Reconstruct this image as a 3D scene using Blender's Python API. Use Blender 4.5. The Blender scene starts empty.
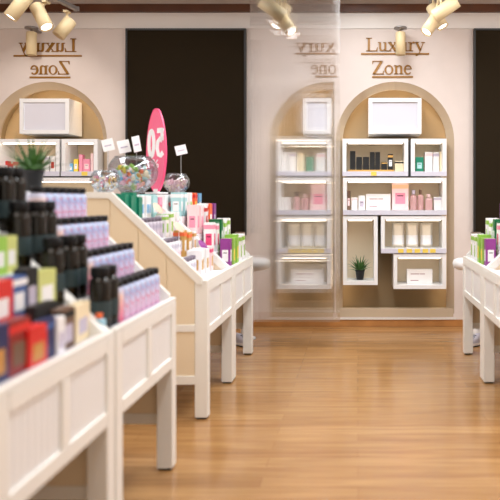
import bpy, bmesh, math, random
from mathutils import Vector, Matrix
random.seed(7)
SC = bpy.context.scene
COL = SC.collection
PI = math.pi
F = 694.4; VX, VY, H = 358.0, 200.0, 1.4      # focal length in px, vanishing point, eye height

def at(px, py, d):
    return Vector(((px - VX) * d / F, d, H - (py - VY) * d / F))

# ------------------------------------------------------------------ materials
def lin(c):
    return tuple(((v/255)/12.92 if v/255 <= .04045 else ((v/255+.055)/1.055)**2.4) for v in c)
_m = {}
def mat(name, rgb, rough=.5, metal=0, emit=0, noise=0, spec=.5, coat=0, trans=0, scale=6):
    if name in _m: return _m[name]
    m = bpy.data.materials.new(name); m.use_nodes = True
    nt = m.node_tree; b = nt.nodes['Principled BSDF']
    c = lin(rgb) + (1,)
    b.inputs['Base Color'].default_value = c
    b.inputs['Roughness'].default_value = rough
    b.inputs['Metallic'].default_value = metal
    b.inputs['Specular IOR Level'].default_value = spec
    b.inputs['Coat Weight'].default_value = coat
    b.inputs['Transmission Weight'].default_value = trans
    if emit:
        b.inputs['Emission Color'].default_value = c
        b.inputs['Emission Strength'].default_value = emit
    if noise:
        tc = nt.nodes.new('ShaderNodeTexCoord'); n = nt.nodes.new('ShaderNodeTexNoise')
        n.inputs['Scale'].default_value = scale; n.inputs['Detail'].default_value = 4
        r = nt.nodes.new('ShaderNodeValToRGB')
        r.color_ramp.elements[0].position = .3; r.color_ramp.elements[1].position = .7
        r.color_ramp.elements[0].color = tuple(v*(1-noise) for v in c[:3]) + (1,)
        r.color_ramp.elements[1].color = tuple(min(1, v*(1+noise)) for v in c[:3]) + (1,)
        nt.links.new(tc.outputs['Object'], n.inputs['Vector'])
        nt.links.new(n.outputs['Fac'], r.inputs['Fac'])
        nt.links.new(r.outputs['Color'], b.inputs['Base Color'])
    _m[name] = m
    return m

def ramp_mat(name, stops, rough=.3, speck=None):
    """label artwork: colour bands along the object's own height, 0..1 = generated Z"""
    if name in _m: return _m[name]
    m = bpy.data.materials.new(name); m.use_nodes = True
    nt = m.node_tree; b = nt.nodes['Principled BSDF']; b.inputs['Roughness'].default_value = rough
    tc = nt.nodes.new('ShaderNodeTexCoord'); s = nt.nodes.new('ShaderNodeSeparateXYZ')
    r = nt.nodes.new('ShaderNodeValToRGB'); cr = r.color_ramp
    for i, (p, c) in enumerate(stops):
        e = cr.elements[i] if i < 2 else cr.elements.new(p)
        e.position = p; e.color = lin(c) + (1,)
    nt.links.new(tc.outputs['Generated'], s.inputs[0]); nt.links.new(s.outputs['Z'], r.inputs['Fac'])
    out = r.outputs['Color']
    if speck:
        n = nt.nodes.new('ShaderNodeTexVoronoi'); n.inputs['Scale'].default_value = 7
        lt = nt.nodes.new('ShaderNodeMath'); lt.operation = 'LESS_THAN'; lt.inputs[1].default_value = .28
        mx = nt.nodes.new('ShaderNodeMix'); mx.data_type = 'RGBA'
        mx.inputs['B'].default_value = lin(speck) + (1,)
        nt.links.new(tc.outputs['Generated'], n.inputs['Vector'])
        nt.links.new(n.outputs['Distance'], lt.inputs[0])
        nt.links.new(lt.outputs[0], mx.inputs['Factor']); nt.links.new(out, mx.inputs['A'])
        out = mx.outputs['Result']
    nt.links.new(out, b.inputs['Base Color'])
    _m[name] = m
    return m

def thin_glass(name, tint=(245, 248, 250), gloss=.12):
    if name in _m: return _m[name]
    m = bpy.data.materials.new(name); m.use_nodes = True; nt = m.node_tree
    nt.nodes.remove(nt.nodes['Principled BSDF']); out = nt.nodes['Material Output']
    t = nt.nodes.new('ShaderNodeBsdfTransparent'); t.inputs[0].default_value = lin(tint) + (1,)
    g = nt.nodes.new('ShaderNodeBsdfGlossy'); g.inputs['Roughness'].default_value = .04
    lw = nt.nodes.new('ShaderNodeLayerWeight'); lw.inputs['Blend'].default_value = .35
    ma = nt.nodes.new('ShaderNodeMath'); ma.operation = 'MULTIPLY_ADD'
    ma.inputs[1].default_value = .3; ma.inputs[2].default_value = gloss*.4
    mx = nt.nodes.new('ShaderNodeMixShader')
    nt.links.new(lw.outputs['Fresnel'], ma.inputs[0]); nt.links.new(ma.outputs[0], mx.inputs[0])
    nt.links.new(t.outputs[0], mx.inputs[1]); nt.links.new(g.outputs[0], mx.inputs[2])
    nt.links.new(mx.outputs[0], out.inputs[0]); _m[name] = m
    return m

def blur_glass():
    m = bpy.data.materials.new('blur_glass'); m.use_nodes = True; nt = m.node_tree
    nt.nodes.remove(nt.nodes['Principled BSDF']); out = nt.nodes['Material Output']
    t = nt.nodes.new('ShaderNodeBsdfTransparent')
    g = nt.nodes.new('ShaderNodeBsdfRefraction'); g.inputs['IOR'].default_value = 1.4
    g.inputs['Roughness'].default_value = .0
    gl = nt.nodes.new('ShaderNodeBsdfGlossy'); gl.inputs['Roughness'].default_value = .1
    tc = nt.nodes.new('ShaderNodeTexCoord')
    sep = nt.nodes.new('ShaderNodeSeparateXYZ')
    sn = nt.nodes.new('ShaderNodeMath'); sn.operation = 'MULTIPLY'; sn.inputs[1].default_value = 2*PI/.014
    s2 = nt.nodes.new('ShaderNodeMath'); s2.operation = 'SINE'
    amp = nt.nodes.new('ShaderNodeMath'); amp.operation = 'MULTIPLY'; amp.inputs[1].default_value = REED
    comb = nt.nodes.new('ShaderNodeCombineXYZ'); comb.inputs[1].default_value = -1; comb.inputs[2].default_value = 0
    nrm = nt.nodes.new('ShaderNodeVectorMath'); nrm.operation = 'NORMALIZE'
    L = nt.links.new
    L(tc.outputs['Object'], sep.inputs[0]); L(sep.outputs['X'], sn.inputs[0]); L(sn.outputs[0], s2.inputs[0])
    L(s2.outputs[0], amp.inputs[0]); L(amp.outputs[0], comb.inputs[0]); L(comb.outputs[0], nrm.inputs[0])
    L(nrm.outputs[0], g.inputs['Normal'])
    m1 = nt.nodes.new('ShaderNodeMixShader'); m1.inputs[0].default_value = .7
    L(t.outputs[0], m1.inputs[1]); L(g.outputs[0], m1.inputs[2])
    m2 = nt.nodes.new('ShaderNodeMixShader'); m2.inputs[0].default_value = .03
    L(m1.outputs[0], m2.inputs[1]); L(gl.outputs[0], m2.inputs[2]); L(m2.outputs[0], out.inputs[0])
    return m
REED = .2

def wood_floor():
    m = bpy.data.materials.new('oak_laminate'); m.use_nodes = True; nt = m.node_tree
    b = nt.nodes['Principled BSDF']; L = nt.links.new
    tc = nt.nodes.new('ShaderNodeTexCoord')
    br = nt.nodes.new('ShaderNodeTexBrick')
    br.inputs['Scale'].default_value = 1
    br.inputs['Brick Width'].default_value = 1.3; br.inputs['Row Height'].default_value = .13
    br.inputs['Mortar Size'].default_value = .0012; br.inputs['Mortar Smooth'].default_value = .3
    br.inputs['Color1'].default_value = lin((186, 143, 94)) + (1,)
    br.inputs['Color2'].default_value = lin((166, 123, 76)) + (1,)
    br.inputs['Mortar'].default_value = lin((135, 95, 55)) + (1,)
    br.offset = .37
    L(tc.outputs['Object'], br.inputs['Vector'])
    mp = nt.nodes.new('ShaderNodeMapping'); mp.inputs['Scale'].default_value = (1.1, 16, 1)
    n = nt.nodes.new('ShaderNodeTexNoise'); n.inputs['Scale'].default_value = 1.6; n.inputs['Detail'].default_value = 7
    n.inputs['Distortion'].default_value = .6
    L(tc.outputs['Object'], mp.inputs[0]); L(mp.outputs[0], n.inputs['Vector'])
    r = nt.nodes.new('ShaderNodeValToRGB')
    r.color_ramp.elements[0].position = .3; r.color_ramp.elements[0].color = (.62, .54, .45, 1)
    r.color_ramp.elements[1].position = .68; r.color_ramp.elements[1].color = (1.08, 1.06, 1.02, 1)
    L(n.outputs['Fac'], r.inputs['Fac'])
    mx = nt.nodes.new('ShaderNodeMix'); mx.data_type = 'RGBA'; mx.blend_type = 'MULTIPLY'; mx.inputs['Factor'].default_value = .8
    L(br.outputs['Color'], mx.inputs['A']); L(r.outputs['Color'], mx.inputs['B'])
    L(mx.outputs['Result'], b.inputs['Base Color'])
    b.inputs['Roughness'].default_value = .2; b.inputs['Specular IOR Level'].default_value = .75
    bp = nt.nodes.new('ShaderNodeBump'); bp.inputs['Strength'].default_value = .08; bp.inputs['Distance'].default_value = .004
    L(n.outputs['Fac'], bp.inputs['Height']); L(bp.outputs[0], b.inputs['Normal'])
    return m

M_WALL = mat('wall_paint', (221, 208, 200), .7, noise=.02)
M_NICHE = mat('niche_paint', (150, 130, 98), .7)
M_CEIL = mat('ceiling_paint', (236, 230, 224), .8)
M_BEAM = mat('dark_walnut', (84, 42, 6), .4, noise=.25, scale=3)
M_BASE = mat('baseboard_oak', (178, 122, 66), .4, noise=.15)
M_CREAM = mat('cream_lacquer', (240, 238, 232), .4)
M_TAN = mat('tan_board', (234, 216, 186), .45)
M_WHITE = mat('white_lacquer', (240, 240, 240), .35)
M_BOXBACK = mat('shelf_back_beige', (240, 224, 196), .6)
M_GOLD = mat('brushed_gold', (146, 98, 8), .42, metal=.1)
M_BLACKP = mat('black_panel', (38, 30, 18), .9, spec=.12)
M_PFRAME = mat('panel_edge', (26, 24, 22), .4)
M_STRIP = mat('lavender_strip', (214, 213, 226), .4)
M_YEL = mat('yellow_tag', (244, 214, 92), .5)
M_SPOT = mat('spot_cream', (226, 204, 160), .4)
M_METAL = mat('grey_metal', (150, 146, 142), .35, metal=.7)
M_LENS = mat('spot_lens', (255, 244, 240), .3, emit=5)
M_LED = mat('warm_led', (255, 230, 196), .3, emit=15)
M_LED2 = mat('soft_led', (255, 236, 212), .3, emit=6)
M_POT = mat('black_pot', (24, 22, 24), .45)
M_LEAF = mat('leaf_green', (66, 108, 46), .5, noise=.3, scale=20)
M_CAPK = mat('black_cap', (9, 9, 12), .4, spec=.25)
M_PAPER = mat('white_card', (246, 246, 246), .6)

# ------------------------------------------------------------------ mesh builder
class MB:
    def __init__(s): s.bm = bmesh.new(); s.mats = []
    def mi(s, m):
        if m not in s.mats: s.mats.append(m)
        return s.mats.index(m)
    def box(s, x0, x1, y0, y1, z0, z1, m, rot=None, c=None):
        i = s.mi(m)
        vs = [s.bm.verts.new((x, y, z)) for z in (z0, z1) for y in (y0, y1) for x in (x0, x1)]
        if rot is not None:
            cc = Vector(c) if c is not None else Vector(((x0+x1)/2, (y0+y1)/2, (z0+z1)/2))
            for v in vs: v.co = cc + rot @ (v.co - cc)
        for q in ((0, 2, 3, 1), (4, 5, 7, 6), (0, 1, 5, 4), (2, 6, 7, 3), (0, 4, 6, 2), (1, 3, 7, 5)):
            f = s.bm.faces.new([vs[k] for k in q]); f.material_index = i
        return s
    def lathe(s, prof, m, n=24, T=None, smooth=True, sx=1, sy=1):
        """prof: [(r,z)...]; closed at r=0 ends"""
        i = s.mi(m); rings = []
        for r, z in prof:
            if r < 1e-6:
                rings.append([s.bm.verts.new((0, 0, z))])
            else:
                rings.append([s.bm.verts.new((r*sx*math.cos(2*PI*k/n), r*sy*math.sin(2*PI*k/n), z)) for k in range(n)])
        if T is not None:
            for rg in rings:
                for v in rg: v.co = T @ v.co
        for a, b in zip(rings, rings[1:]):
            for k in range(n):
                k2 = (k+1) % n
                if len(a) == 1 and len(b) == 1: continue
                if len(a) == 1: vs = [a[0], b[k2], b[k]]
                elif len(b) == 1: vs = [a[k], a[k2], b[0]]
                else: vs = [a[k], a[k2], b[k2], b[k]]
                f = s.bm.faces.new(vs); f.material_index = i; f.smooth = smooth
        return s
    def prism(s, poly, y0, y1, m, axis='y'):
        """poly in (x,z) extruded along y (axis y) or (y,z) extruded along x"""
        i = s.mi(m)
        def P(a, b, t): return (a, t, b) if axis == 'y' else (t, a, b)
        A = [s.bm.verts.new(P(a, b, y0)) for a, b in poly]; B = [s.bm.verts.new(P(a, b, y1)) for a, b in poly]
        fs = [s.bm.faces.new(A), s.bm.faces.new(B[::-1])]
        for k in range(len(A)):
            k2 = (k+1) % len(A); fs.append(s.bm.faces.new([A[k], B[k], B[k2], A[k2]]))
        for f in fs: f.material_index = i
        return s
    def quad(s, pts, m, smooth=False):
        f = s.bm.faces.new([s.bm.verts.new(p) for p in pts]); f.material_index = s.mi(m); f.smooth = smooth
        return s
    def mesh(s, name, bevel=0):
        bmesh.ops.recalc_face_normals(s.bm, faces=s.bm.faces)
        if bevel:
            es = [e for e in s.bm.edges if len(e.link_faces) == 2 and e.calc_face_angle(0) > .6]
            bmesh.ops.bevel(s.bm, geom=es, offset=bevel, segments=2, affect='EDGES', clamp_overlap=True)
        me = bpy.data.meshes.new(name); s.bm.to_mesh(me); s.bm.free()
        for m in s.mats: me.materials.append(m)
        return me
    def build(s, name, parent=None, bevel=0, loc=None, kind=None, label=None):
        return link(name, s.mesh(name, bevel), parent, loc, kind, label)

def link(name, me, parent=None, loc=None, kind=None, label=None):
    o = bpy.data.objects.new(name, me); COL.objects.link(o)
    if parent: o.parent = parent
    if loc is not None: o.location = loc
    if kind: o['kind'] = kind
    if label: o['label'] = label
    return o
def tag(o, label, cat, group=None, kind=None):
    o['label'] = label; o['category'] = cat
    if group: o['group'] = group
    if kind: o['kind'] = kind
    return o
def thing(name, label, cat, loc=(0, 0, 0), rz=0, group=None):
    o = bpy.data.objects.new(name, None); COL.objects.link(o); o.empty_display_size = .05
    o.location = loc; o.rotation_euler = (0, 0, rz)
    return tag(o, label, cat, group)
def dup(root, loc, label, rz=None):
    r = root.copy(); COL.objects.link(r); r.location = loc; r['label'] = label
    if rz is not None: r.rotation_euler = (0, 0, rz)
    for ch in list(root.children):
        c = ch.copy(); COL.objects.link(c); c.parent = r
        for g in ch.children:
            d = g.copy(); COL.objects.link(d); d.parent = c
    return r
ORD = ['first', 'second', 'third', 'fourth', 'fifth', 'sixth', 'seventh', 'eighth', 'ninth', 'tenth', 'eleventh', 'twelfth',
       'thirteenth', 'fourteenth', 'fifteenth', 'sixteenth', 'seventeenth', 'eighteenth', 'nineteenth', 'twentieth',
       'twenty-first', 'twenty-second', 'twenty-third', 'twenty-fourth', 'twenty-fifth', 'twenty-sixth', 'twenty-seventh']

# ------------------------------------------------------------------ room shell
DW = 7.7                 # back wall
XL, XR, YF, ZC = -5.6, 4.6, -2.2, 3.63
MB().quad([(XL, YF, 0), (XR, YF, 0), (XR, DW+.4, 0), (XL, DW+.4, 0)], wood_floor()).build('floor', kind='structure')
MB().box(XL, XR, YF, DW+.4, ZC, ZC+.1, M_CEIL).build('ceiling', kind='structure')
MB().box(XL-.1, XL, YF, DW+.4, 0, ZC, M_WALL).build('wall_left', kind='structure')
MB().box(XR, XR+.1, YF, DW+.4, 0, ZC, M_WALL).build('wall_right', kind='structure')

R_OUT, R_IN, Z_SP = .657, .583, H + 59/90.1
ZB_OUT, ZB_IN = .14, .19
C_L, C_M, C_R = -3.44, -.322, .41
XCUT = -.262
def arch_loop(cx, r, zb, cut=None, n=28):
    pts = [(cx - r, zb)]
    for k in range(n+1):
        a = PI - PI*k/n
        x = cx + r*math.cos(a); z = Z_SP + r*math.sin(a)
        if cut is not None and x > cut:
            z = Z_SP + math.sqrt(max(0, r*r - (cut-cx)**2)); pts.append((cut, z)); break
        pts.append((x, z))
    pts.append((cut if cut is not None else cx + r, zb))
    return pts
wb = MB(); bm = wb.bm; iw = wb.mi(M_WALL); ib = wb.mi(mat('arch_band_beige', (192, 172, 146), .7)); inn = wb.mi(M_NICHE)  # band toned darker and more beige than the wall
loops = []; alledges = []
def ring(pts, y): return [bm.verts.new((x, y, z)) for x, z in pts]
outer = ring([(XL, 0), (XL, ZC), (XR, ZC), (XR, 0)], DW)
alledges += [bm.edges.new((outer[i], outer[(i+1) % 4])) for i in range(4)]
arches = [(C_L, None), (C_M, XCUT), (C_R, None)]
for cx, cut in arches:
    o_ = ring(arch_loop(cx, R_OUT, ZB_OUT, cut), DW)
    alledges += [bm.edges.new((o_[i], o_[(i+1) % len(o_)])) for i in range(len(o_))]
    i_ = ring(arch_loop(cx, R_IN, ZB_IN, None if cut is None else cut-.025), DW+.09)
    j_ = ring(arch_loop(cx, R_IN, ZB_IN, None if cut is None else cut-.025), DW+.12)
    k_ = ring(arch_loop(cx, R_IN+.045, ZB_IN-.04, None if cut is None else cut-.0), DW+.12)
    l_ = ring(arch_loop(cx, R_IN+.045, ZB_IN-.04, None if cut is None else cut-.0), DW+.30)
    n = len(o_)
    for A, B, mi in ((o_, i_, ib), (i_, j_, ib), (j_, k_, ib), (k_, l_, inn)):
        if len(A) != len(B):      # cut loops may differ in count: resample by nearest
            raise RuntimeError('arch loop mismatch %d %d' % (len(A), len(B)))
        for q in range(n):
            f = bm.faces.new([A[q], A[(q+1) % n], B[(q+1) % n], B[q]]); f.material_index = mi
    f = bm.faces.new(l_); f.material_index = inn
r = bmesh.ops.triangle_fill(bm, use_beauty=True, use_dissolve=False, edges=alledges, normal=(0, -1, 0))
for g in r['geom']:
    if isinstance(g, bmesh.types.BMFace): g.material_index = iw
wb.build('wall_back', kind='structure')
MB().box(XL, XR, DW-.06, DW, 3.475, 3.56, M_BEAM).build('trim_1', kind='structure', bevel=.006)
MB().box(XL, XR, DW-.006, DW, 3.30, 3.475, M_CEIL).box(XL, XR, DW-.009, DW, 3.30, 3.31, M_CEIL).build('trim_2', kind='structure')
MB().box(XL, XR, DW-.02, DW, 0, .075, M_BASE).build('baseboard_back', kind='structure', bevel=.003)
# pale sill plinth above baseboard under the niches
M_BAND = _m['arch_band_beige']
MB().box(-.97, -.27, DW-.004, DW+.088, .1, .192, M_BAND).box(-.235, 1.06, DW-.004, DW+.088, .1, .192, M_BAND).box(-1.0, 1.09, DW-.03, DW, .076, .092, M_CREAM).build('trim_3', kind='structure', bevel=.004)
# niche led strips hidden behind the lip
def niche_led(cx, cut, label):
    mb = MB(); pts = arch_loop(cx, R_IN+.03, ZB_IN-.02, None if cut is None else cut-.012)
    i = mb.mi(M_LED); rs = []
    for x, z in pts:
        c = Vector((cx if cut is None else min(cx, cut-.1), 0, Z_SP if z > Z_SP else z)); d = (c - Vector((x, 0, z))); d.normalize() if d.length else None
        rs.append([mb.bm.verts.new(Vector((x, DW+yy, z)) + d*t) for yy, t in ((.135, 0), (.150, 0), (.150, .012), (.135, .012))])
    for a, b in zip(rs, rs[1:]):
        for k in range(4):
            f = mb.bm.faces.new([a[k], a[(k+1) % 4], b[(k+1) % 4], b[k]]); f.material_index = i
    return tag(mb.build('led_strip'), label, 'light strip', 'led strips around the niches')
niche_led(C_L, None, 'warm light strip inside the arched niche under the leftmost reversed lettering')
niche_led(C_M, XCUT, 'warm light strip inside the half arched niche behind the blur pane')
niche_led(C_R, None, 'warm light strip inside the arched niche with the small potted plant')

# black wall panels
def wall_panel(x0, x1, label):
    t = thing('wall_panel', label, 'panel', ((x0+x1)/2, DW, 1.01), group=None)
    w = (x1-x0)/2
    MB().box(-w+.02, w-.02, -.05, 0, .02, 2.26, M_BLACKP).build('panel_face', t)
    f = MB()
    f.box(-w, -w+.02, -.06, 0, 0, 2.28, M_PFRAME).box(w-.02, w, -.06, 0, 0, 2.28, M_PFRAME)
    f.box(-w+.02, w-.02, -.06, 0, 0, .02, M_PFRAME).box(-w+.02, w-.02, -.06, 0, 2.26, 2.28, M_PFRAME)
    f.build('panel_frame', t)
wall_panel(-2.56, -1.235, 'large black rectangular wall panel between the left arch and the blur pane')
wall_panel(1.275, 2.6, 'large black wall panel at the right edge, above the right display table')

# ------------------------------------------------------------------ lettering
def stroke(mb, pts, w, m, T, d=.012):
    pts = [Vector(p) for p in pts]; i = mb.mi(m); n = len(pts); L = []; R = []
    ws = w if isinstance(w, (list, tuple)) else [w]*n
    for k in range(n):
        t = (pts[min(k+1, n-1)] - pts[max(k-1, 0)]).normalized(); nn = Vector((-t.y, t.x))
        L.append(pts[k] + nn*ws[k]/2); R.append(pts[k] - nn*ws[k]/2)
    ring_ = L + R[::-1]
    def V(p, y):
        q = T(p.x, p.y); return mb.bm.verts.new((q[0], y, q[1]))
    A = [V(p, 0) for p in ring_]; B = [V(p, -d) for p in ring_]; N = len(ring_)
    for k in range(n-1):
        a, b = k, k+1; c, e = N-2-k, N-1-k
        for S in (A, B):
            f = mb.bm.faces.new([S[a], S[b], S[c], S[e]]); f.material_index = i
    for k in range(N):
        f = mb.bm.faces.new([A[k], A[(k+1) % N], B[(k+1) % N], B[k]]); f.material_index = i
def ell(cx, cy, rx, ry, a0, a1, n=14):
    return [(cx+rx*math.cos(math.radians(a0+(a1-a0)*k/n)), cy+ry*math.sin(math.radians(a0+(a1-a0)*k/n))) for k in range(n+1)]
s_ = .034
GL = {
 'L': (.61, [([(.17, 0), (.17, .66)], .095), ([(.03, .645), (.32, .645)], s_), ([(.03, .017), (.57, .017)], s_), ([(.55, .0), (.6, .2)], [.07, .02])]),
 'u': (.5, [([(.115, .44), (.115, .14), (.14, .06), (.2, .03), (.28, .045), (.36, .11)], [.085, .085, .085, .06, .045, .03]), ([(.0, .428), (.12, .428)], s_), ([(.375, .445), (.375, .0)], .085), ([(.27, .428), (.38, .428)], s_), ([(.37, .017), (.5, .017)], s_)]),
 'x': (.5, [([(.08, .44), (.4, .01)], .1), ([(.4, .43), (.07, .01)], .038), ([(.0, .43), (.2, .43)], s_), ([(.3, .43), (.47, .43)], s_), ([(.0, .015), (.17, .015)], s_), ([(.29, .015), (.49, .015)], s_)]),
 'r': (.35, [([(.13, .0), (.13, .44)], .085), ([(.01, .017), (.26, .017)], s_), ([(.0, .425), (.13, .425)], s_), ([(.15, .32), (.2, .4), (.27, .435), (.33, .4)], [.03, .05, .07, .08])]),
 'y': (.5, [([(.07, .44), (.27, .03)], .09), ([(.42, .44), (.25, .0), (.18, -.15), (.1, -.2)], [.036, .036, .04, .05]), ([(.0, .43), (.2, .43)], s_), ([(.31, .43), (.49, .43)], s_), ([(.03, -.185), (.11, -.195)], .07)]),
 'Z': (.61, [([(.04, .643), (.55, .643)], s_), ([(.5, .65), (.09, .01)], .1), ([(.03, .017), (.57, .017)], s_), ([(.055, .66), (.03, .5)], [.06, .02]), ([(.56, .0), (.59, .17)], [.06, .02])]),
 'o': (.5, [(ell(.25, .22, .18, .215, 0, 360, 28), [.085-.045*abs(math.sin(2*PI*k/28)) for k in range(29)])]),
 'n': (.5, [([(.12, .0), (.12, .44)], .085), ([(.01, .017), (.23, .017)], s_), ([(.0, .425), (.12, .425)], s_), ([(.14, .34), (.22, .41), (.3, .425), (.36, .38), (.375, .3), (.375, .0)], [.03, .045, .06, .08, .085, .085]), ([(.28, .017), (.49, .017)], s_)]),
 'e': (.45, [([(.08, .265), (.37, .265)], .03), (ell(.22, .22, .165, .21, 8, 320, 20), [.05+.035*max(0, -math.cos(math.radians(8+312*k/20))) for k in range(21)])]),
}
def lettering(label, lines, mirror, group=None):
    """lines: (word, left_px, right_px, baseline_px, underline (x0,x1,y) )"""
    t = thing('wall_lettering', label, 'sign', (0, DW, 0))
    for word, x0, x1, yb, ul in lines:
        W = sum(GL[c][0] for c in word); a = at(x0, yb, DW); b = at(x1, yb, DW)
        sx = (b.x-a.x)/W; sz = .2225; cur = 0
        for c in word:
            w = GL[c][0]; mb = MB()
            for pts, wd in GL[c][1]:
                wd = [q*1.25 for q in wd] if isinstance(wd, list) else wd*1.25
                if mirror: T = lambda u, v, cur=cur: (b.x - (cur+u)*sx, a.z + v*sz)
                else: T = lambda u, v, cur=cur: (a.x + (cur+u)*sx, a.z + v*sz)
                stroke(mb, pts, wd, M_GOLD, T)
            mb.build('letter', t); cur += w
        u0 = at(ul[0], ul[2], DW); u1 = at(ul[1], ul[2], DW)
        MB().box(u0.x, u1.x, -.012, 0, u0.z-.009, u0.z+.009, M_GOLD).build('underline', t)
lettering('gold serif lettering reading Luxury Zone above the arch with the small plant',
          [('Luxury', 365.5, 425, 51.3, (361, 429, 54)), ('Zone', 372, 412.5, 74.3, (372, 413, 77))], False)
lettering('gold serif Luxury Zone lettering reading backwards above the leftmost arch',
          [('Luxury', 19, 77, 52, (14, 82, 56)), ('Zone', 30, 70, 74.5, (30, 70.5, 77.5))], True)
lettering('cropped gold backwards lettering behind the blur pane',
          [('xury', 295.5, 336, 52, (295, 337, 53.8)), ('one', 310, 337, 74, (315, 337, 76.5))], True)

# ------------------------------------------------------------------ spotlights
def spotlight(lens, tail, d, top, label, lit=True, dia=.125):
    """lens, tail: pixel ends of the body axis; top: pixel of the rail end of the stem"""
    a = at(*tail, d); b = at(*lens, d-.06)
    t = thing('track_spotlight', label, 'spotlight', at(*top, d), group='cream track spotlights')
    a -= t.location; b -= t.location
    ax = (b-a); L = max(ax.length, .1); ax.normalize()
    q = Vector((0, 0, 1)).rotation_difference(ax).to_matrix().to_4x4()
    T = Matrix.Translation(a) @ q; r = dia/2
    MB().lathe([(0, 0), (r*.9, 0), (r, .008), (r, L), (r-.008, L), (r-.012, L-.02), (0, L-.02)], M_SPOT, 28, T).build('spot_body', t)
    if lit: MB().lathe([(0, L-.018), (r-.013, L-.018), (r-.013, L-.012), (0, L-.012)], M_LENS, 28, T).build('lens', t)
    mid = a + ax*L*.3
    st = MB(); dirv = Vector((0, 0, 0)) - mid; sl = dirv.length
    if sl > .02:
        Ts = Matrix.Translation(mid) @ Vector((0, 0, 1)).rotation_difference(dirv.normalized()).to_matrix().to_4x4()
        st.lathe([(0, 0), (.012, 0), (.012, sl), (0, sl)], M_SPOT, 12, Ts)
    st.box(-.02, .02, -.045, .045, -.02, .0, M_SPOT)
    st.build('stem', t)
    return t
spotlight((10, 17.5), (27, -4), 6.3, (34, -14), 'cream track spotlight pointing down left, leftmost of the left rail')
spotlight((47, 27.5), (36, 6), 6.5, (46, 1), 'cream track spotlight with glowing rim, middle one on the left rail')
spotlight((58, 36), (71, 20), 6.75, (67, 11), 'cream track spotlight turned away, at the end of the left rail', lit=False)
# rails
def rail(p0, p1, label, rod):
    t = thing('lighting_track', label, 'lighting track', p0)
    v = p1-p0; L = v.length; q = Matrix.Rotation(math.atan2(v.y, v.x), 3, 'Z')
    MB().box(0, L, -.022, .022, 0, .035, M_METAL, q, (0, 0, 0)).box(L*.0, .02, -.026, .026, -.003, .04, M_METAL, q, (0, 0, 0)).build('rail', t)
    for f in rod:
        p = v*f; hh = ZC-p0.z
        MB().lathe([(0, .035), (.006, .035), (.006, hh), (0, hh)], M_METAL, 10, Matrix.Translation(Vector((p.x, p.y, 0)))).build('suspension_rod', t)
zr = at(76, 11, 6.85).z
rail(at(77, 11, 6.85), Vector((-2.98, 5.5, zr)), 'grey lighting track at the upper left above the reversed lettering', (.75, .97))
for sgn, lb, side in ((1, 'right', 'beside the right black panel'), (-1, 'mid', 'behind the top of the blur pane')):
    f = (lambda x: x) if sgn == 1 else (lambda x: 718-x)
    spotlight((f(457), .5), (f(434), 17), 6.78, (f(441), -12), 'cream spotlight aimed up and sideways, %s' % side, dia=.135)
    spotlight((f(426), 32.5), (f(437), 16), 6.93, (f(440), -8), 'cream spotlight aimed down toward the arch, %s' % side, dia=.12)
    spotlight((f(443), 27), (f(431), 6), 7.16, (f(432), -6), 'cream spotlight aimed down toward the black panel, %s' % side, dia=.12)
    zz = 3.425
    xx = at(f(437), 0, 6.8).x
    rail(Vector((xx, 7.3, 3.47)), Vector((xx, 6.64, 3.47)), 'grey lighting track carrying the three spotlights %s' % side, (.5,))
def wall_cylinder(px, label):
    p = at(px, 32, 7.5); t = thing('wall_spotlight', label, 'spotlight', (p.x, 7.5, p.z), group=None)
    MB().lathe([(0, 0), (.045, 0), (.054, -.01), (.054, -.25), (.046, -.25), (.044, -.235), (0, -.235)], M_SPOT, 28).build('spot_body', t)
    MB().lathe([(0, 0), (.012, 0), (.012, .03), (.07, .032), (.07, .05), (0, .05)], M_METAL, 24).box(-.02, .02, 0, DW-7.5, .032, .05, M_METAL).build('bracket', t)
wall_cylinder(400.5, 'cream cylinder spotlight hanging in front of the readable lettering')
wall_cylinder(31.5, 'cream cylinder spotlight hanging in front of the leftmost backwards lettering')

# ------------------------------------------------------------------ niche shelf boxes
DF, DB = 7.62, 7.98
def shelf_box(x0, x1, y0, y1, label, strip=False, tags=(), light=True, glass=False):
    a = at(x0, y1, DF); b = at(x1, y0, DF)
    t = thing('wall_shelf_box', label, 'shelf', (a.x, DF, a.z), group=None)
    w, h, th = b.x-a.x, b.z-a.z, .042; dp = DB-DF
    zb = .05 if strip else th
    f = MB()
    f.box(0, w, 0, dp, 0, zb if strip else th, M_WHITE).box(0, w, 0, dp, h-th, h, M_WHITE)
    f.box(0, th, 0, dp, zb, h-th, M_WHITE).box(w-th, w, 0, dp, zb, h-th, M_WHITE)
    f.build('frame', t)
    MB().box(th, w-th, dp-.02, dp-.005, zb, h-th, M_BOXBACK).build('back_panel', t)
    if strip:
        s = MB().box(.0, w, -.012, -.001, -.002, .05, M_STRIP).build('price_strip', t)
        for (u0, u1) in tags:
            MB().box(at(u0, 0, DF).x-a.x, at(u1, 0, DF).x-a.x, -.015, -.0125, .004, .046, M_YEL).build('price_tag', t, label='yellow price tag')
    if light:
        MB().box(th+.02, w-th-.02, .03, .045, h-th-.012, h-th-.001, M_LED2).build('light_strip', t)
    if glass:
        MB().box(th, w-th, .02, .03, th, h-th, M_GLPANEL).build('front_panel', t)
    return a.x + th, b.x - th, a.z + zb
M_GLPANEL = mat('gloss_white_panel', (224, 224, 234), .06, spec=1, coat=1)
A_R = 'in the right arch'
shelf_box(368.5, 421.5, 98, 133.7, 'closed white display box with glossy front at the top of the right arch', glass=True, light=False)
shelf_box(342.5, 408.2, 138.7, 176, 'white shelf box holding small black cartons in the right arch', True, [(371, 376.5)])
shelf_box(411, 446.6, 138.7, 176, 'small white shelf box with green carton and white cartons in right arch', True)
shelf_box(343, 446.5, 177.6, 214.8, 'wide white shelf box with pink carton and perfume in the right arch', True)
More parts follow.
